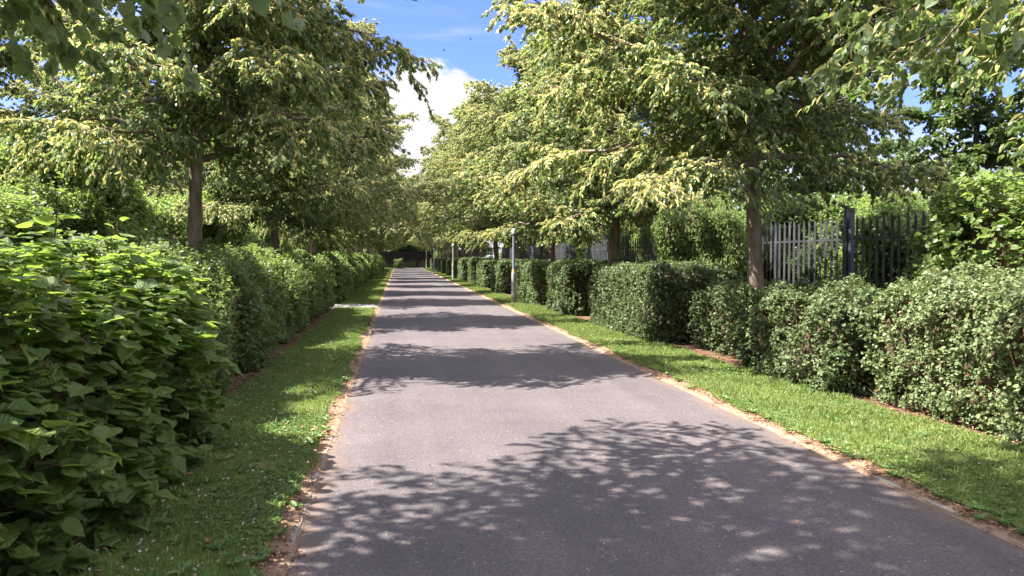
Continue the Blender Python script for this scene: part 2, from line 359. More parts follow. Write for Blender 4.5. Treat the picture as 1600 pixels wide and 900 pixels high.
def wv(y, s, a):   # gentle wander of an edge
    return a * (math.sin(y * 1.7 + s) + .6 * math.sin(y * 4.3 + 2 * s) + .4 * math.sin(y * 9.1 + 3 * s))
yline = np.concatenate([np.arange(-6, 14, .12), np.arange(14, 40, .4), np.arange(40, 116, 1.5)])
g = sheet('ground', [-400, -60, -8, 12, 60, 400], [-400, -60, -10, 30, 130, 500], -.06, M['ground'])
ROAD0, ROAD1 = -.58, 3.4
sheet('path', np.linspace(ROAD0, ROAD1, 9), np.concatenate([np.arange(-8, 30, 1.0), np.arange(30, 118, 4)]), 0.0, M['asphalt'])
sheet('soil_bed', [-7, -2.6, lambda y: -1.74 + wv(y, 1, .03)], yline, .012, M['soil'])
soil_right = sheet('soil_bed', [lambda y: front_r(y) + .02 + wv(y, 2, .03), 6.5, 9.2], yline, .012, M['soil'])
def turf_z(X, Y): return .008 * np.sin(X * 5 + Y * 2.3) + .006 * np.sin(Y * 6.1 + X * 3)
GL0 = lambda y: -1.86 + wv(y, 3, .035)
GL1 = lambda y: -.705 + wv(y, 4, .032)
GR0 = lambda y: 3.555 + wv(y, 5, .04)
GR1 = lambda y: front_r(y) + .12 + wv(y, 6, .04)
def lerp_lines(a, b, n): return [(lambda y, t=t: a(y) * (1 - t) + b(y) * t) for t in np.linspace(0, 1, n)]
ya = yline[yline < 23.7]; yb = yline[yline > 25.5]
sheet('grass_verge', lerp_lines(GL0, GL1, 7), np.append(ya, 23.7), .03, M['turf'], zf=turf_z)
sheet('grass_verge', lerp_lines(GL0, GL1, 7), np.insert(yb, 0, 25.5), .03, M['turf'], zf=turf_z)
sheet('grass_verge', lerp_lines(GR0, GR1, 9), yline, .03, M['turf'], zf=turf_z)
edge_z = lambda X, Y: np.where((X > ROAD0 - .02) & (X < ROAD1 + .02), -.016, .006 * np.sin(Y * 11 + X * 30))
sheet('dirt_strip', [lambda y: GL1(y) - .08, -.72, ROAD0 - .03, ROAD0 + .02], yline, .014, M['dirt'], zf=edge_z)
sheet('dirt_strip', [ROAD1 - .02, ROAD1 + .03, 3.55, lambda y: GR0(y) + .08], yline, .014, M['dirt'], zf=edge_z)
for s, x0 in ((-1, ROAD0 - .055), (1, ROAD1 + .005)):
    b = MB(); y = -6.0; r_ = random.Random(3 + s)
    while y < 116:
        l = .914; dz = r_.choice([-.016, -.012, -.006, 0, .003]) + r_.uniform(-.003, .003); dx = r_.uniform(-.007, .007)
        b.box(x0 + dx + .004, x0 + .046 + dx, y + .004, y + l - .004, -.05, .009 + dz * .6); y += l
    tag(link('kerb', b.mesh('kerb', M['kerb'])), kind='structure')
b = MB(); b.box(-6.2, -.64, 23.72, 25.48, -.05, .028)
tag(link('side_path', b.mesh('side_path', M['concrete'])), kind='structure')

# ------------------------------------------------------------------ grass, clover, litter (stuff)
def scatter(n, y0, y1, xa, xb, power=1.0):
    """n points, denser near the camera"""
    u = rng.random(n); Y = y0 * (y1 / y0) ** u if power else y0 + (y1 - y0) * u
    t = rng.random(n); A = np.vectorize(xa)(Y); B = np.vectorize(xb)(Y)
    return A + (B - A) * t, Y, t
def grass(name, xa, xb, n, edge=.03):
    X, Y, t = scatter(n, 2.6, 112, lambda y: xa(y) - edge, lambda y: xb(y) + edge)
    keep = ~((X < 0) & (Y > 23.6) & (Y < 25.6))
    # ragged thinning towards the edges
    e = np.minimum(t, 1 - t) * 8; patch = .5 + .5 * np.sin(Y * 5.3 + X * 9) * np.sin(Y * 2.1 - X * 4)
    keep &= rng.random(n) < np.clip(.35 + e * .8 + patch * .3, 0, 1)
    X, Y = X[keep], Y[keep]; n = len(X)
    P = np.stack([X, Y, np.full(n, .024)], 1)
    dist = np.hypot(X, Y)
    D = nz(np.stack([rng.normal(0, .55, n), rng.normal(0, .55, n), np.ones(n)], 1))
    Nn = rng.normal(0, 1, (n, 3)); Nn[:, 2] = .3
    lump = .7 + .45 * (.5 + .5 * np.sin(X * 3.1 + 1.3 * np.sin(Y * 1.9)) * np.sin(Y * 2.3 + X))
    S = rng.uniform(.018, .06, n) * lump * rng.choice([.8, 1, 1, 1.35], n)
    Wd = np.clip(.0042 * (1 + dist / 9), .004, .03) / S
    V, F = inst(STRIP, P, D, Nn, S, Wd)
    return tag(link(name, make_mesh(name, V, F, M['grass'])), kind='stuff')
grass('grass', GL0, GL1, 150000)
grass('grass', GR0, GR1, 170000)
def clover(xa, xb, n, y1):
    X, Y, t = scatter(n, 2.8, y1, xa, xb)
    k = (np.sin(X * 4.1 + Y * .9) + np.sin(Y * 2.7 - X * 1.3)) > rng.uniform(-.6, 1.6, n)
    X, Y = X[k], Y[k]; n = len(X)
    P = np.stack([X, Y, rng.uniform(.04, .062, n)], 1)
    a = rng.random(n) * 6.283
    parts = []
    for q in range(3):
        D = np.stack([np.cos(a + q * 2.094), np.sin(a + q * 2.094), rng.normal(.1, .2, n)], 1)
        Nn = np.stack([rng.normal(0, .3, n), rng.normal(0, .3, n), np.ones(n)], 1)
        parts.append(inst(LOW, P, D, Nn, rng.uniform(.012, .02, n), 1.1))
    V, F = merge(parts)
    return tag(link('clover', make_mesh('clover', V, F, M['clover'])), kind='stuff')
clover(GL0, GL1, 16000, 16)
clover(GR0, GR1, 11000, 14)
def clover_heads():
    b = []
    for xa, xb, n in ((GL0, GL1, 330), (GR0, GR1, 80)):
        X, Y, t = scatter(n, 3, 20, xa, xb)
        for q in range(7):
            P = np.stack([X, Y, np.full(n, .062)], 1) + rng.normal(0, .003, (n, 3))
            D = rng.normal(0, 1, (n, 3)); D[:, 2] = np.abs(D[:, 2]); b.append(inst(LOW, P, D, rng.normal(0, 1, (n, 3)), .0085, 1.0))
    V, F = merge(b)
    m = noise_mat('clover flower', [(.5, .48, .42), (.66, .64, .58)], scale=30, bump=0)
    tag(link('clover_flowers', make_mesh('clover_flowers', V, F, m)), kind='stuff')
clover_heads()
def weeds():
    parts = []
    for xa, xb, n in ((GL0, GL1, 170), (GR0, GR1, 130)):
        X, Y, t = scatter(n, 2.9, 26, xa, xb)
        k = rng.random(n) < .35; X = np.where(k, np.where(X < 0, -.70 + rng.normal(0, .04, n), 3.53 + rng.normal(0, .04, n)), X)
        for q in range(8):
            a = q * .785 + rng.normal(0, .25, n)
            D = np.stack([np.cos(a), np.sin(a), rng.uniform(.15, .9, n)], 1); Nn = UP - D * .3 + rng.normal(0, .15, (n, 3))
            parts.append(inst(LOW, np.stack([X, Y, np.full(n, .03)], 1), D, Nn, rng.uniform(.04, .085, n), .5))
        # taller tufts of coarse grass
        m = 90; X, Y, t = scatter(m, 2.9, 30, xa, xb)
        for q in range(14):
            D = np.stack([rng.normal(0, .4, m), rng.normal(0, .4, m), np.ones(m)], 1)
            parts.append(inst(STRIP, np.stack([X + rng.normal(0, .02, m), Y + rng.normal(0, .02, m), np.full(m, .028)], 1), D, rng.normal(0, 1, (m, 3)), rng.uniform(.06, .12, m), .06))
    V, F = merge(parts)
    tag(link('weeds', make_mesh('weeds', V, F, M['clover'])), kind='stuff')
weeds()
def litter():
    parts = []
    def put(X, Y, z, s0, s1, wid):
        n = len(X); P = np.stack([X, Y, np.full(n, z) + rng.uniform(0, .008, n)], 1)
        a = rng.random(n) * 6.283
        D = np.stack([np.cos(a), np.sin(a), rng.normal(.05, .18, n)], 1)
        Nn = np.stack([rng.normal(0, .35, n), rng.normal(0, .35, n), np.ones(n)], 1)
        parts.append(inst(LOW, P, D, Nn, rng.uniform(s0, s1, n), wid))
    n = 9000
    for x0, sg in ((ROAD0 - .1, -1), (ROAD1 + .1, 1)):
        Y = 2.6 * (60 / 2.6) ** rng.random(n); Y += .12 * np.sin(Y * 7)
        clump = .5 + .5 * np.sin(Y * 3.1 + sg) * np.sin(Y * 1.27)
        X = x0 + rng.normal(0, .04 + .06 * clump, n)
        onroad = (X > ROAD0) & (X < ROAD1)
        k = ~onroad | (rng.random(n) < .6 * clump)
        X, Y = X[k], Y[k]; z = np.where((X > ROAD0) & (X < ROAD1), .003, .027)
        P0 = len(X)
        a = z; put(X, Y, .0, .012, .032, .55); parts[-1] = (parts[-1][0] + np.repeat(np.stack([np.zeros(P0), np.zeros(P0), a], 1), 6, 0), parts[-1][1])
    n = 420; put(rng.uniform(ROAD0, ROAD1, n), 2.6 * (40 / 2.6) ** rng.random(n), .003, .008, .022, .6)
    n = 170; X, Y, t = scatter(n, 3, 14, GL0, GL1); put(X, Y, .06, .02, .05, .7)
    n = 5000; Y = 2.6 * (45 / 2.6) ** rng.random(n); put(front_r(Y) + rng.normal(.1, .16, n), Y, .02, .02, .05, .6)
    n = 3500; Y = 2.6 * (25 / 2.6) ** rng.random(n); put(-1.95 + rng.normal(0, .16, n), Y, .02, .02, .05, .6)
    V, F = merge(parts)
    tag(link('leaf_litter', make_mesh('leaf_litter', V, F, M['litter'])), kind='stuff')
litter()

# ------------------------------------------------------------------ trees
def grow(seed, H, Rm, clear, limbs=56, secd=5.8, twigd=10.5, leaf=(.055, .08), lpt=12, bpt=15, trunk_r=.13, low=.72, drop=.25, boughs=(), lean=0.0):
    r = np.random.default_rng(seed)
    tp = np.array([0, .1, .25, .45, .65, .82, 1]); rp = np.array([low, .95, 1, .82, .5, .23, .02]) * Rm
    wood = MB(); Lp = []; Bp = []; secs_all = []
    zt = np.linspace(0, H * .95, 14)
    wob = np.cumsum(r.normal(0, .045, (14, 2)), 0) * np.clip(zt / 4, .15, 1)[:, None]
    trunk = np.stack([wob[:, 0] - wob[0, 0], wob[:, 1] - wob[0, 1], zt], 1)
    tr = trunk_r * np.clip(1 - zt / H, .03, 1) ** .75; tr[0] *= 1.18
    zz = np.linspace(0, H * .95, 40)
    TP = np.stack([np.interp(zz, zt, trunk[:, 0]), np.interp(zz, zt, trunk[:, 1]), zz], 1)
    TP[0, 2] -= .06
    wood.tube(TP, np.interp(zz, zt, tr) * (1 + .05 * np.sin(zz * 7)), 12)
    for i in range(limbs + len(boughs)):
        f = (min(i, limbs - 1) + r.uniform(-.3, .3)) / limbs; f = min(max(f, 0), 1)
        z0 = clear + (H * .93 - clear) * f ** 1.15
        a = i * 2.399 + r.normal(0, .3)
        el = R(np.interp(f, [0, .3, .7, 1], [8, 22, 42, 68]) + r.normal(0, 10))
        t = (z0 + .6 - clear) / (H - clear)
        reach = np.interp(t, tp, rp) * r.uniform(.68, 1.1)
        reach *= 1 + lean * math.cos(a)      # crowns reach out over the path
        if i >= limbs:                       # a long low bough reaching a given point
            tx, ty, tz, z0 = boughs[i - limbs]; a = math.atan2(ty, tx); reach = math.hypot(tx, ty); el = math.atan2(tz - z0 + drop * reach, reach)
        Ln = reach / max(math.cos(el), .35); rise = math.tan(el) * reach if el < R(60) else 1.7 * reach
        if i >= limbs: Ln = min(Ln, 3.4)
        s = np.linspace(0, 1, 9)
        hx = reach * s; hz = rise * s ** .9 - drop * reach * s ** 2.4
        bend = r.normal(0, .12) * s ** 2 * reach
        ca, sa = math.cos(a), math.sin(a)
        b0 = np.array([np.interp(z0, zt, trunk[:, 0]), np.interp(z0, zt, trunk[:, 1]), z0])
        P = b0 + np.stack([ca * hx - sa * bend, sa * hx + ca * bend, hz], 1) + np.r_[np.zeros((1, 3)), r.normal(0, .035, (8, 3))]
        rb = min(.042, .013 * Ln + .005) * (1.25 if f < .15 else 1)
        wood.tube(P, rb * (1 - .85 * s) + .004, 5)
        ns = int(Ln * secd) + 3
        for j in range(ns):
            sj = .05 + .95 * ((j + r.random()) / ns) ** .9; sj = min(sj, .995)
            k = sj * 8; k0 = int(k); p0 = P[k0] + (P[min(k0 + 1, 8)] - P[k0]) * (k - k0)
            T = nz(P[min(k0 + 1, 8)] - P[max(k0 - 1, 0)])
            an = (1 if j % 2 else -1) * r.uniform(.5, 1.2) * (1 if sj < .93 else .35)
            c, s_ = math.cos(an), math.sin(an)
            d = nz(np.array([T[0] * c - T[1] * s_, T[0] * s_ + T[1] * c, T[2] * .7 + r.normal(.08, .36)]))
            ln = (.32 + .3 * Ln * (1 - sj * .75) * r.uniform(.5, 1)) * r.uniform(.7, 1.15); ln = min(ln, 1.5)
            u = np.linspace(0, 1, 5)
            Q = p0 + d * (ln * u)[:, None]; Q[:, 2] -= .3 * ln * u ** 2
            Q[1:] += r.normal(0, .015, (4, 3))
            secs_all.append((Q, ln, np.hypot(p0[0], p0[1]) / max(np.interp((p0[2] - clear) / (H - clear), tp, rp), .3)))
            wood.tube(Q, .009 * (1 - .75 * u) * (1 + .3 * ln) + .0015, 3)
    for j in range(46):                         # short leafy shoots straight from the stem
        z = clear + .15 + (H * .6 - clear) * r.random(); a = r.uniform(0, 6.283); ln = r.uniform(.5, 1.1)
        p0 = np.array([np.interp(z, zt, trunk[:, 0]), np.interp(z, zt, trunk[:, 1]), z])
        d = nz(np.array([math.cos(a), math.sin(a), r.normal(.25, .3)])); u = np.linspace(0, 1, 5)
        Q = p0 + d * (ln * u)[:, None]; Q[:, 2] -= .35 * ln * u ** 2
        secs_all.append((Q, ln, .4)); wood.tube(Q, .009 * (1 - .75 * u) + .0015, 3)
    for Q, ln, ro in secs_all:
        nt_ = int(ln * twigd) + 3
        u = (np.arange(nt_) + r.random(nt_)) / nt_; u = .12 + .88 * u
        k = u * 4; k0 = np.minimum(k.astype(int), 3); p = Q[k0] + (Q[k0 + 1] - Q[k0]) * (k - k0)[:, None]
        T = nz(Q[k0 + 1] - Q[k0])
        an = np.where(np.arange(nt_) % 2, 1, -1) * r.uniform(.4, 1.15, nt_)
        c, s_ = np.cos(an), np.sin(an)
        d = nz(np.stack([T[:, 0] * c - T[:, 1] * s_, T[:, 0] * s_ + T[:, 1] * c, T[:, 2] * .5 + r.normal(-.1, .34, nt_)], 1))
        tl = r.uniform(.18, .42, nt_)
        for m_, out, cnt in ((0, Lp, lpt), (1, Bp, bpt)):
            if cnt == 0: continue
            q = np.repeat(np.arange(nt_), cnt); n = len(q)
            if m_ == 1:
                kk = r.random(n) < np.clip(ro * 1.3 - .1, .15, 1) * r.choice([.4, 1.0, 1.0, 1.0]); q = q[kk]; n = len(q)
            v = r.uniform(.1, 1.05, n)
            pp = p[q] + d[q] * (tl[q] * v)[:, None]; pp[:, 2] -= .12 * tl[q] * v ** 2 * 2
            sd = np.cross(d[q], UP) * r.choice([-1, 1], n)[:, None]
            if m_ == 0:
                D = d[q] * r.uniform(.3, .9, (n, 1)) + sd * r.uniform(.3, 1, (n, 1)) + np.array([0, 0, -.6]) + r.normal(0, .22, (n, 3))
                Nn = UP + r.normal(0, .62, (n, 3))
                out.append((pp, D, Nn, r.uniform(leaf[0], leaf[1], n)))
            else:
                D = d[q] * .5 + sd * r.uniform(-.6, .8, (n, 1)) + np.array([0, 0, -.55]) + r.normal(0, .35, (n, 3))
                Nn = nz(r.normal(0, 1, (n, 3))) * .8 + np.array([0, 0, .8])
                pp[:, 2] += .025
                out.append((pp, D, Nn, r.uniform(.065, .105, n)))
    cat = lambda A: [np.concatenate([a[i] for a in A]) for i in range(4)] if A else None
    return wood, cat(Lp), cat(Bp)

def tree_meshes(name, g_, leafmat, hero=None):
    wood, Lv, Bv = g_
    tm = wood.mesh(name + '_trunk', M['bark'], True)
    P, D, Nn, S = Lv
    if hero is not None:
        wp = P + hero; near = np.linalg.norm(wp - CAM, axis=1) < 7.5
        V, F = merge([inst_mix(HI, P[near], D[near], Nn[near], S[near] * .95), inst(LOW, P[~near], D[~near], Nn[~near], S[~near])])
    else:
        V, F = inst(LOW, P, D, Nn, S)
    cm = make_mesh(name + '_crown', V, F, leafmat)
    bm = None
    if Bv is not None:
        V, F = inst(BRACT, Bv[0], Bv[1], Bv[2], Bv[3], 1.0)
        bm = make_mesh(name + '_blossom', V, F, M['bract'])
    return tm, cm, bm

def plant_tree(name, meshes, label, cat, group, loc, rz, sc):
    t = thing(name, label, cat, group, loc, rz, sc)
    link('trunk', meshes[0], t); link('crown', meshes[1], t)
    if meshes[2]: link('blossom', meshes[2], t)
    return t

LIME = [plant_tree('lime_tree', tree_meshes('lime_a', grow(11, 9.8, 3.4, 2.95, limbs=50, secd=5.0, lean=.08, drop=.17), M['lime']),
                   'lime tree in blossom on the left, its whole dark trunk showing above the hedge', 'tree', 'lime trees in two rows along the path', (-2.9, 11.25, 0), 0.1, (.89, .78, 1)),
        plant_tree('lime_tree', tree_meshes('lime_b', grow(23, 9.8, 3.6, 2.7, low=.85, drop=.13), M['lime']),
                   'blossoming lime tree with sun-dappled trunk in front of the palisade fence, right of the path', 'tree', 'lime trees in two rows along the path', (5.5, 10.84, 0), 3.0, (1.04, .9, 1.13)),
        plant_tree('lime_tree', tree_meshes('lime_c', grow(37, 10.2, 3.5, 2.6, bpt=13, low=.8, drop=.12), M['lime']),
                   'second lime tree beyond the big-leaved shrub on the left, trunk half hidden by foliage', 'tree', 'lime trees in two rows along the path', (-2.9, 18.75, 0), 0.0, (.88, .8, .96))]
GRP = 'lime trees in two rows along the path'
ORD = ['first', 'second', 'third', 'fourth', 'fifth', 'sixth', 'seventh', 'eighth', 'ninth', 'tenth', 'eleventh', 'twelfth', 'thirteenth', 'fourteenth', 'fifteenth']
rr = random.Random(5)
for k in range(2, 14):
    y = 11.25 + 7.55 * k
    dup(LIME[(k * 2 + 1) % 3], (-2.9 + rr.uniform(-.15, .15), y + rr.uniform(-.3, .3), 0), math.pi * rr.randint(0, 1) + rr.uniform(-.3, .3), ((.93 if k < 3 else 1.22) * (q := rr.uniform(.93, 1.05)), .76 * q, q * (1.36 if k > 4 else 1)),
        f'{ORD[k]} lime tree down the left row behind the hedge', GRP)
for k in range(1, 14):
    y = 10.9 + 7.65 * k
    lab = {1: 'lime tree with brown trunk between two clipped hedge blocks, second in the right row',
           2: 'lime tree just beyond the nearest lamp post, third in the right row'}.get(k, f'{ORD[k]} lime tree down the right row by the palisade fence')
    dup(LIME[(k * 2) % 3], (5.5 + rr.uniform(-.15, .15), y + rr.uniform(-.3, .3), 0), math.pi * rr.randint(0, 1) + rr.uniform(-.3, .3), ((1.14 if k == 1 else .97 if k == 2 else 1.25) * (q := rr.uniform(.97, 1.05)), .9 * q, q * (1.0 if k == 1 else 1.32 if k > 4 else 1)), lab, GRP)
# the two trees beside the camera whose boughs hang into the top corners
lp = np.array([-2.9, 3.75, 0.]); rp_ = np.array([5.6, 2.8, 0.])
plant_tree('lime_tree', tree_meshes('lime_d', grow(51, 10.8, 3.2, 4.75, lean=.34, limbs=36, secd=4.4, twigd=8.5, lpt=10, leaf=(.06, .085), bpt=3, low=.85, drop=.15, boughs=[(1.75, -.6, 2.77, 3.5), (.8, -.3, 2.86, 3.5), (1.4, -.35, 2.86, 3.6), (2.3, -.5, 2.8, 3.6)]), M['lime'], lp),
           'lime tree whose dark leaves hang into the top left corner above the shrub', 'tree', GRP, tuple(lp), 0, 1.0)
plant_tree('lime_tree', tree_meshes('lime_e', grow(67, 9.5, 2.7, 3.3, limbs=28, secd=4.8, twigd=9, lpt=10, leaf=(.055, .08), bpt=5, low=.9, boughs=[(-1.7, 2.5, 3.15, 3.4), (-.5, 2.9, 3.3, 3.5), (-3.0, -.3, 2.75, 3.2), (.3, 3.1, 2.8, 3.1), (-2.6, 1.3, 3.2, 3.4)]), M['lime'], rp_),
           'lime tree whose big leaves hang into the top right corner', 'tree', GRP, tuple(rp_), 0, 1.0)

# woodland behind
wood_proto = [tree_meshes('wood_a', grow(81, 11.5, 3.9, 1.3, limbs=36, leaf=(.1, .135), lpt=8, bpt=0, secd=4.2, drop=.15), M['wood_leaf']),
              tree_meshes('wood_b', grow(97, 10.0, 4.3, 1.0, limbs=32, leaf=(.1, .14), lpt=8, bpt=0, secd=4.2, drop=.1), M['wood_leaf'])]
WG = 'woodland trees behind the rows'
wt = None; k = 0
spots = [(-13 + rr.uniform(-1.2, 1.2), y) for y in (9, 15, 21.5, 28, 35, 43, 52, 62, 74, 88)] + [(15.5 + rr.uniform(-1, 1), y) for y in (12.5, 18, 24, 31, 38, 47, 58, 70, 84)]
nl = nr = 0
first = {}
for x, y in spots:
    i = k % 2; k += 1
    if x < 0 and nl < 4:
        dup(LIME[(nl + 1) % 3], (x + 1.2, y, 0), rr.uniform(0, 6.28), 1.12, f'{ORD[nl]} blossoming tree set back behind the left row, counted from the near end', WG); nl += 1; continue
    if x < 0: lab = f'{ORD[nl]} leafy green tree behind the left row, counted from the near end'; nl += 1
    else: lab = f'{ORD[nr]} leafy green tree behind the palisade fence, counted from the near end'; nr += 1
    if i not in first: first[i] = plant_tree('woodland_tree', wood_proto[i], lab, 'tree', WG, (x, y, 0), rr.uniform(0, 6), rr.uniform(.9, 1.1))
    else: dup(first[i], (x, y, 0), rr.uniform(0, 6.28), rr.uniform(.88, 1.12), lab, WG)
for n_, (x, y, s) in enumerate([(-3.4, 117, 1.1), (.6, 119, 1.2), (4.6, 117.5, 1.1), (8.8, 119, 1.15), (-7.6, 119, 1.15), (-1.2, 125, 1.35), (3.2, 126, 1.4), (12.5, 122, 1.2)]):
    dup(first[n_ % 2], (x, y, 0), rr.uniform(0, 6.28), s, f'{ORD[n_]} tree closing the dark far end of the path, in planting order', 'trees closing the far end of the path')

# ------------------------------------------------------------------ hedges and shrubs
def hedge_mesh(seed, hx, hy, H, rad, nshoot, k, leaf, lump, shoot, tmpl=LOW, flat=.0, mat=None, under=.12, wl=1.0, upb=.35, wid=1.0, hole=0.0, inset=.2, dep=.055):
    """returns foliage mesh and twig-core mesh, centred on x,y, base at z=0"""
    r = np.random.default_rng(seed)
    half = np.array([hx, hy, (H + under) / 2]); zc = (H - under) / 2
    inner = np.maximum(half - rad, .02)
    kf = [r.normal(0, 1, 3) * 2 * math.pi / (wl * r.uniform(.6, 1.5)) for _ in range(7)]; ph = r.random(7) * 6.28
    def lumps(p): return sum(np.sin(p @ a + f) for a, f in zip(kf, ph)) / 3.2
    def surf(q):
        c = np.clip(q, -inner, inner); d = q - c; n = nz(d)
        rr_ = np.minimum(rad, half.min())
        p = c + n * rr_
        return p, n
    A = np.array([half[1] * half[2], half[1] * half[2], half[0] * half[2], half[0] * half[2], half[0] * half[1] * 1.15])
    f = r.choice(5, nshoot, p=A / A.sum())
    q = r.uniform(-1, 1, (nshoot, 3)) * half
    q[f == 0, 0] = -half[0]; q[f == 1, 0] = half[0]; q[f == 2, 1] = -half[1]; q[f == 3, 1] = half[1]; q[f == 4, 2] = half[2]
    p, n = surf(q); lu = lumps(p)
    depth = r.exponential(dep, nshoot); depth = np.minimum(depth, dep * 5.5)
    p = p + n * (lump * lu - depth)[:, None]
    if hole > 0:
        kk = r.random(nshoot) > hole * (lumps(p * 2.3 + 5) > .55); p, n, depth = p[kk], n[kk], depth[kk]; nshoot = len(p)
    sl_ = r.uniform(shoot[0], shoot[1], nshoot)
    d = nz(n * r.uniform(.4, 1, (nshoot, 1)) + UP * upb + r.normal(0, .42, (nshoot, 3)))
    base = p - d * (sl_ * .6)[:, None]
    ix = np.repeat(np.arange(nshoot), k); m = len(ix); v = r.uniform(.1, 1.0, m)
    P = base[ix] + d[ix] * (sl_[ix] * v)[:, None]
    per = nz(np.cross(d[ix], nz(r.normal(0, 1, (m, 3)))))
    D = per + d[ix] * .55 + r.normal(0, .15, (m, 3))
    if flat > 0: D[:, 2] = D[:, 2] * (1 - flat) - .12
    Nn = UP * (.75 + flat) + n[ix] * (.55 - .35 * flat) + r.normal(0, .45 * (1 - flat * .4), (m, 3))
    ok = P[:, 2] + zc > .03
    P, D, Nn = P[ok], D[ok], Nn[ok]; m = len(P)
    V, F = inst_mix(tmpl, P, D, Nn, r.uniform(leaf[0], leaf[1], m) * r.choice([.6, .85, 1, 1, 1.15], m), wid)
    V[:, 2] += zc
    fol = make_mesh('foliage', V, F, mat)
    if tmpl is HI:                              # leaf coordinates for the veins
        uv = fol.uv_layers.new(name='leaf'); li = np.empty(len(fol.loops), np.int32); fol.loops.foreach_get('vertex_index', li)
        uv.data.foreach_set('uv', HI[0][li % 15, :2].astype(np.float32).ravel())
    # closed dark core standing in for the plant's dense twiggy heart
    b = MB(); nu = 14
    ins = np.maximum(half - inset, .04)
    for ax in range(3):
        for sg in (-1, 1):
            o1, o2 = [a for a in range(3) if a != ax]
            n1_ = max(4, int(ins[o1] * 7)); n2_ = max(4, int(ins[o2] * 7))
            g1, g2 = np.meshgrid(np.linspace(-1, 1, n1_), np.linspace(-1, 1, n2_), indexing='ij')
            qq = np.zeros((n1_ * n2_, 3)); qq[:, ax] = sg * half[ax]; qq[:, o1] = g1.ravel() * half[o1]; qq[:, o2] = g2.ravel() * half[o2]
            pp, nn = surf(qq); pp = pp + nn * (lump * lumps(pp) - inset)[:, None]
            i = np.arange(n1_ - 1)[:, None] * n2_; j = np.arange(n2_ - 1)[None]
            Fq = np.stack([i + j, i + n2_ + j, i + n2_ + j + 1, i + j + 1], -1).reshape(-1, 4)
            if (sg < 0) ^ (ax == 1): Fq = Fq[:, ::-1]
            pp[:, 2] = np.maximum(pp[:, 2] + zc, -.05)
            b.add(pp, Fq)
    # visible stems at the foot and short twigs poking through
    ns_ = int(hy * 18) + 6
    for _ in range(ns_):
        x, y = r.uniform(-.75, .75) * hx, r.uniform(-.95, .95) * hy
        P_ = np.array([[x, y, -.02], [x + r.normal(0, .05), y + r.normal(0, .05), H * .3], [x + r.normal(0, .12), y + r.normal(0, .12), H * .75]])
        b.tube(P_, [.012, .009, .005], 4)
    if nshoot < 40000:
        sel = r.choice(nshoot, min(nshoot, 2500), replace=False)
        for q_ in sel: b.tube(np.stack([base[q_] - d[q_] * .08, base[q_] + d[q_] * sl_[q_] * .8]) + np.array([0, 0, zc]), [.003, .0015], 3)
    return fol, b.mesh('core_and_branches', M['twig'])

def plant_hedge(name, meshes, label, cat, group, loc, rz=0, sc=1.0):
    t = thing(name, label, cat, group, loc, rz, sc)
    link('foliage', meshes[0], t); link('core_and_branches', meshes[1], t)
    return t

HG = 'clipped hedge blocks along the right verge'
def block(seed, y0, y1, depth, H, n, leaf, label, lump=.05, rad=.3, mat='hedge_clip', xo=0.0, k=7, shoot=(.06, .14), group=HG, name='hedge', hole=0.0, wl=1.0, cat='hedge', dep=.055):
    f = float(front_r((y0 + y1) / 2)) + xo
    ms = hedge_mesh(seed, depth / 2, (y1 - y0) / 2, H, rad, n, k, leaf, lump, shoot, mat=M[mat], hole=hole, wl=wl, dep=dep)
    return plant_hedge(name, ms, label, cat, group, (f + depth / 2, (y0 + y1) / 2, 0))
block(201, 1.6, 7.75, 1.9, 1.38, 21000, (.026, .043), 'large shaggy grey-green shrub with glossy leaves beside the right edge of the grass', lump=.11, rad=.45, mat='shrub_right', xo=.05, shoot=(.08, .24), name='shrub', hole=.85, dep=.085, wl=.8, group='shrubs on the right verge', cat='shrub')
block(202, 7.7, 10.3, 1.5, 1.2, 5200, (.03, .045), 'dark leafy shrub in front of the dappled lime trunk', lump=.12, rad=.35, mat='hedge_clip', xo=.02, shoot=(.06, .2), name='shrub', wl=.7, group='shrubs on the right verge', cat='shrub')
block(207, 10.6, 12.75, 1.1, 1.1, 4200, (.03, .045), 'low dark shrub at the foot of the end of the nearest clipped hedge block', lump=.1, rad=.35, xo=.5, shoot=(.06, .2), name='shrub', wl=.7, hole=.5, group='shrubs on the right verge', cat='shrub')
block(203, 12.9, 17.5, 1.75, 1.42, 12500, (.032, .046), 'nearest clipped hedge block, dark end facing the camera and pale front facing the path', lump=.06)
block(204, 19.6, 22.0, 1.7, 1.45, 6000, (.036, .05), 'short clipped hedge block just before the nearest lamp post', lump=.06)
block(205, 24.0, 28.0, 1.6, 1.45, 8000, (.04, .056), 'rounded clipped hedge block behind the nearest lamp post', lump=.06, rad=.3)
farblk = block(206, 31.8, 34.6, 1.5, 1.45, 4200, (.05, .07), 'clipped hedge block first beyond the nearest lamp post', lump=.05)
far_y = [37.6, 43, 50.5, 56.5, 63, 71, 78.5, 87, 96]
for n_, y in enumerate(far_y):
    dup(farblk, (float(front_r(y + 1.8)) + .75, y + 1.7, 0), math.pi * (n_ % 2), (1, rr.uniform(.9, 1.15), rr.uniform(.93, 1.06)),
        f'small clipped hedge block {ORD[n_ + 1]} beyond the nearest lamp post, right of the path', HG)

LG = 'hedges along the left verge'
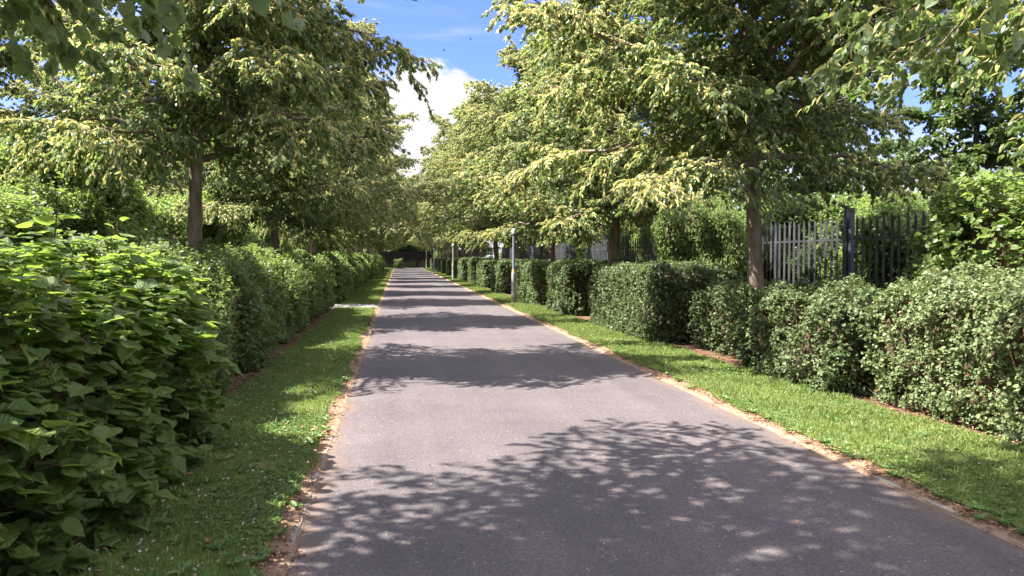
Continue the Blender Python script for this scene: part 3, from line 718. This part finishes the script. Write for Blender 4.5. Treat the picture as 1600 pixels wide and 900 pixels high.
# broad leaved shrub in the left foreground
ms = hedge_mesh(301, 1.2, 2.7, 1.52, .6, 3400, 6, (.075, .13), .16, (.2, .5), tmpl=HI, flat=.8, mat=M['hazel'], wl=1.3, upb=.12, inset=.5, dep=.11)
plant_hedge('broad_leaved_shrub', ms, 'dark green shrub with big broad leaves filling the left foreground', 'shrub', 'shrubs on the left', (-2.7, 3.95, 0))
for n_, (sd, y0, y1, H, n, leaf, lab) in enumerate([
    (311, 6.3, 13.2, 1.62, 19000, (.03, .05), 'soft green untrimmed hedge with pale lit top just behind the big-leaved shrub'),
    (312, 13.3, 18.6, 1.62, 9500, (.038, .056), 'left hedge stretch between the big-leaved shrub and the pale side path, middle one of three'),
    (313, 18.7, 23.2, 1.6, 7500, (.045, .065), 'left hedge stretch ending at the pale concrete side path'),
    (314, 26.0, 36, 1.65, 9500, (.055, .08), 'bright yellow-green hedge just beyond the pale side path'),
    (315, 36.3, 52, 1.65, 9000, (.075, .11), 'left hedge stretch second beyond the pale side path'),
    (316, 52.3, 100, 1.65, 10000, (.12, .17), 'long farthest hedge on the left running to the dark end of the path')]):
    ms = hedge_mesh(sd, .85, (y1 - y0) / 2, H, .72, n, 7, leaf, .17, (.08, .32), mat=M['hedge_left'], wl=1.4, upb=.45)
    plant_hedge('hedge', ms, lab, 'hedge', LG, (-2.82 + .1 * (n_ % 2), (y0 + y1) / 2, 0))

# upright sprigs of the broad-leaved shrub, standing above the rest
def sprigs():
    r = np.random.default_rng(77); t = thing('sapling', 'upright broad-leaved shoots rising above the big-leaved shrub at the left edge', 'sapling', 'shrubs on the left', (-2.9, 4.6, 0))
    Pn = []; Dn = []; Nn = []; Sn = []; b = MB()
    for (x, y, h) in [(.05, .05, 2.18), (.25, .35, 2.0), (-.35, .5, 2.25), (.5, .9, 1.98), (-.1, 1.0, 2.15), (.35, -.35, 2.1), (-.5, -.1, 2.4), (.7, 1.5, 1.9), (.1, -.3, 2.3), (-.3, .2, 2.45), (.3, .1, 2.15), (-.15, .6, 2.3), (-.7, .4, 2.5), (.15, .75, 2.05), (-.45, 1.1, 2.3), (.45, .5, 1.95), (-.6, .8, 2.4)]:
        u = np.linspace(0, 1, 6); Q = np.stack([x + r.normal(0, .12) * u ** 2, y + r.normal(0, .12) * u ** 2, h * u - .02], 1)
        b.tube(Q, .009 * (1 - .7 * u) + .002, 5)
        for q in range(19):
            v = .55 + .45 * q / 18; p = np.array([np.interp(v, u, Q[:, i]) for i in range(3)]); a = q * 2.4 + r.normal(0, .3)
            d = np.array([math.cos(a), math.sin(a), r.normal(.1, .25)]); Pn.append(p + d * .03); Dn.append(d); Nn.append(UP + r.normal(0, .35, 3)); Sn.append(r.uniform(.07, .125) * (1.1 - .5 * (v > .97)))
    V, F = inst_mix(HI, *(np.array(a) for a in (Pn, Dn, Nn, Sn)))
    me = make_mesh('foliage', V, F, M['hazel']); uv = me.uv_layers.new(name='leaf'); li = np.empty(len(me.loops), np.int32); me.loops.foreach_get('vertex_index', li)
    uv.data.foreach_set('uv', HI[0][li % 15, :2].astype(np.float32).ravel())
    link('foliage', me, t); link('stems', b.mesh('stems', M['twig']), t)
sprigs()
# bushes behind
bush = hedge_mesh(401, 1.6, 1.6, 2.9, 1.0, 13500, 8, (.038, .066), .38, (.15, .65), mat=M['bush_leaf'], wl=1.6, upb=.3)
b0 = plant_hedge('bush', bush, 'light green bush beyond the left hedge, nearest to the big-leaved shrub', 'bush', 'bushes behind the left hedge', (-5.3, 8.4, 0), 0, (1, 1, .72))
for n_, (x, y, s) in enumerate([(-5.4, 11.2, .8), (-6.6, 14.3, 1.15), (-5.6, 17.5, .95), (-6.2, 22, 1.0), (-6.2, 31, 1.0), (-6.5, 40, 1.1), (-6.3, 52, 1.1), (-6.3, 66, 1.1), (-6.3, 84, 1.2)]):
    dup(b0, (x, y, 0), rr.uniform(0, 6.28), s, f'light green bush {ORD[n_ + 1]} in line behind the left hedge', 'bushes behind the left hedge')
BG = 'bushes by the palisade fence'
dup(b0, (6.65, 15.8, 0), 1.0, (.45, .55, .92), 'bright light green bush growing against the road side of the palisade fence', BG)
for n_, (x, y, s, lab) in enumerate([
    (10.6, 13.2, (.95, 1.1, .92), 'sunlit yellow-green bush behind the fence right of the dappled lime trunk'),
    (10.8, 17.5, (1, 1.1, .95), 'sunlit bush behind the fence left of the dappled lime trunk'),
    (11, 22.5, 1.05, 'third bush behind the palisade fence from the near end'), (11.2, 28.5, 1.05, 'fourth bush behind the palisade fence from the near end'),
    (11, 36, 1.1, 'fifth bush behind the palisade fence from the near end'), (11, 46, 1.2, 'sixth bush behind the palisade fence from the near end'),
    (11, 60, 1.3, 'seventh bush behind the palisade fence from the near end')]):
    dup(b0, (x, y, 0), rr.uniform(0, 6.28), s, lab, BG)
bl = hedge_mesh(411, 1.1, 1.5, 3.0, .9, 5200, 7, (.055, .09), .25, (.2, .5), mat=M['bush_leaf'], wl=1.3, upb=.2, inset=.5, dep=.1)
plant_hedge('bush', bl, 'tall light green bush with large leaves hiding the near end of the palisade fence', 'bush', BG, (7.8, 8.0, 0), 0, (1, 1, .84))

# ------------------------------------------------------------------ palisade fence
def fence():
    X = 8.3; t = thing('palisade_fence', 'grey steel palisade fence with pointed pales behind the right hedges', 'fence', loc=(X, 4.55, 0))
    y0 = 4.55; bay = 2.75; nb = 20
    def pale(b, y, h, tilt):
        w_, d_ = .036, .02
        prof = [(-.0, -w_), (-d_, -w_ * .35), (-d_, w_ * .35), (0, w_)]
        zs = [.08, h - .12]
        V = []
        for th in (0, .003):
            for z in zs:
                for px, py in prof: V.append((px + th - .03, y + py + tilt * z, z))
            V.append((-.03 - d_ + th, y + tilt * h, h))
        F4 = []; F3 = []
        for o, fl in ((0, 1), (9, -1)):
            for q in range(3):
                f = (o + q, o + 4 + q, o + 5 + q, o + q + 1); F4.append(f[::fl])
                f3 = (o + 4 + q, o + 8, o + 5 + q); F3.append(f3[::fl])
        b.add(V, F4, F3)
    rf = random.Random(9)
    for k in range(nb + 1):
        b = MB(); y = k * bay; h = 2.52 if k % 3 == 0 else 2.4
        b.box(.0, .10, y - .035, y - .027, 0, h); b.box(.0, .10, y + .027, y + .035, 0, h); b.box(.045, .055, y - .027, y + .027, 0, h)
        if k == 3: b.box(-.075, -.012, y - .05, y + .05, 0, 2.56)
        link('post', b.mesh('post', M['steel_dark']), t)
    for k in range(nb):
        b = MB(); n = 14
        for q in range(n): pale(b, k * bay + (q + .5) * bay / n, 2.37 + rf.uniform(-.02, .02), rf.uniform(-.008, .008))
        link('pale_panel', b.mesh('pale_panel', M['steel']), t)
        for z in (.45, 1.95):
            b = MB(); b.box(-.028, .0, k * bay + .04, (k + 1) * bay - .04, z - .04, z)
            link('rail', b.mesh('rail', M['steel']), t)
fence()

# ------------------------------------------------------------------ lamp posts
def lamp_post():
    t = thing('lamp_post', 'slim blue-grey lamp post with worn white lower shaft, nearest to the camera beside the path', 'lamp post', 'lamp posts along the right verge', (3.92, 25.2, 0))
    def rev(pts, mat, name, parent=t):
        b = MB(); P = np.array([(0, 0, z) for _, z in pts]); b.tube(P, np.array([r for r, _ in pts]), 14, True)
        return link(name, b.mesh(name, mat, True), parent)
    base = rev([(.085, -.02), (.085, .3), (.083, .32)], M['post_brown'], 'base')
    lower = rev([(.082, .31), (.08, 1.0), (.078, 1.06), (.062, 1.12)], M['post_pale'], 'lower_shaft')
    b = MB(); b.box(-.03, .03, -.09, -.07, .45, .9); link('access_door', b.mesh('access_door', M['post_pale']), lower)
    rev([(.065, 1.1), (.065, 1.18)], M['ochre'], 'band')
    rev([(.055, 1.17), (.046, 2.34)], M['post_grey'], 'upper_shaft')
    lan = MB()
    prof = [(0.04, 2.33), (.055, 2.36), (.075, 2.38), (.08, 2.41)]
    lan.tube(np.array([(0, 0, z) for _, z in prof]), np.array([r for r, _ in prof]), 14, True)
    lo = link('lantern', lan.mesh('lantern', M['post_grey'], True), t)
    gl = MB(); prof = [(.072, 2.412), (.075, 2.5), (.06, 2.56), (.015, 2.58)]
    gl.tube(np.array([(0, 0, z) for _, z in prof]), np.array([r for r, _ in prof]), 14, True)
    link('lantern_cover', gl.mesh('lantern_cover', M['glass'], True), lo)
    return t
lp0 = lamp_post()
pale = None
for n_, (x, y) in enumerate([(3.9, 53.3), (3.75, 79), (3.9, 104)]):
    d = dup(lp0, (x, y, 0), 0, 1, ['pale lamp post second along the right verge from the camera', 'pale lamp post third along the right verge, close to the dark end', 'thin lamp post at the dark far end of the path'][n_])
    for c in d.children:
        if c.name.startswith(('upper_shaft', 'base')):
            for s in c.material_slots: s.link = 'OBJECT'; s.material = M['post_pale']

# ------------------------------------------------------------------ far end
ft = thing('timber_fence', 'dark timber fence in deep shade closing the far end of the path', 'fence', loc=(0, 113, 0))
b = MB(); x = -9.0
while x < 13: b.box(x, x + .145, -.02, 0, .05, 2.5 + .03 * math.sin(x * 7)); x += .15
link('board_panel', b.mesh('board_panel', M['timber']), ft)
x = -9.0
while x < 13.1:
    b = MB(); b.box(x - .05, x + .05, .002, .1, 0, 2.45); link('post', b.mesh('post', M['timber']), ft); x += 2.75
dup(b0, (.1, 107.5, 0), .5, (.36, .36, .45), 'small lit shrub standing before the dark fence at the end of the path', 'bushes at the far end')
for n_, (x, y, s) in enumerate([(-4.2, 109, .9), (6.8, 109, .9)]):
    dup(b0, (x, y, 0), 1.3 + n_, s, ['bush left of the path end in deep shade', 'bush right of the path end in deep shade'][n_], 'bushes at the far end')

# ------------------------------------------------------------------ two birds high over the path
def bird(loc, rz, label):
    b = MB()
    zs = np.array([-.14, -.09, -.02, .05, .1, .13]); rad = np.array([.006, .022, .036, .034, .02, .004])
    b.tube(np.stack([np.zeros(6), zs, np.zeros(6)], 1), rad, 8, True)
    for s in (-1, 1):
        W_ = [(s * .02, .05, .01), (s * .16, .06, .07), (s * .3, .0, .05), (s * .15, -.03, .06), (s * .02, -.05, .01)]
        V = W_ + [(a, c, d + .006) for a, c, d in W_]
        F4 = [(q, (q + 1) % 5, 5 + (q + 1) % 5, 5 + q) for q in range(5)]
        b.add(V, F4, [(0, 1, 3), (1, 2, 3), (0, 3, 4), (5, 8, 6), (6, 8, 7), (5, 9, 8)])
    b.add([(-.02, -.12, 0), (.02, -.12, 0), (.045, -.21, 0), (-.045, -.21, 0), (-.02, -.12, .006), (.02, -.12, .006), (.045, -.21, .006), (-.045, -.21, .006)],
          [(0, 1, 2, 3), (7, 6, 5, 4), (0, 4, 5, 1), (1, 5, 6, 2), (2, 6, 7, 3), (3, 7, 4, 0)])
    tag(link('bird', b.mesh('bird', M['bird'], False), None, loc, rz), label, 'bird', 'birds in the sky')
bird((7.6, 78, 24.2), 1.2, 'tiny dark bird flying in the blue sky, higher of two')
bird((4.9, 79, 23.2), 1.5, 'tiny dark bird flying just above the white cloud, lower of two')

# ------------------------------------------------------------------ render settings
scene.view_settings.view_transform = 'Standard'; scene.view_settings.look = 'None'; scene.view_settings.gamma = 1
scene.view_settings.use_curve_mapping = False; scene.view_settings.exposure = 2.38
scene.render.engine = 'CYCLES'
c = scene.cycles
c.max_bounces = 9; c.diffuse_bounces = 6; c.glossy_bounces = 2; c.transmission_bounces = 6; c.transparent_max_bounces = 4
c.use_denoising = True; c.denoiser = 'OPENIMAGEDENOISE'; c.denoising_input_passes = 'RGB_ALBEDO_NORMAL'
c.sample_clamp_indirect = 6; c.caustics_reflective = False; c.caustics_refractive = False
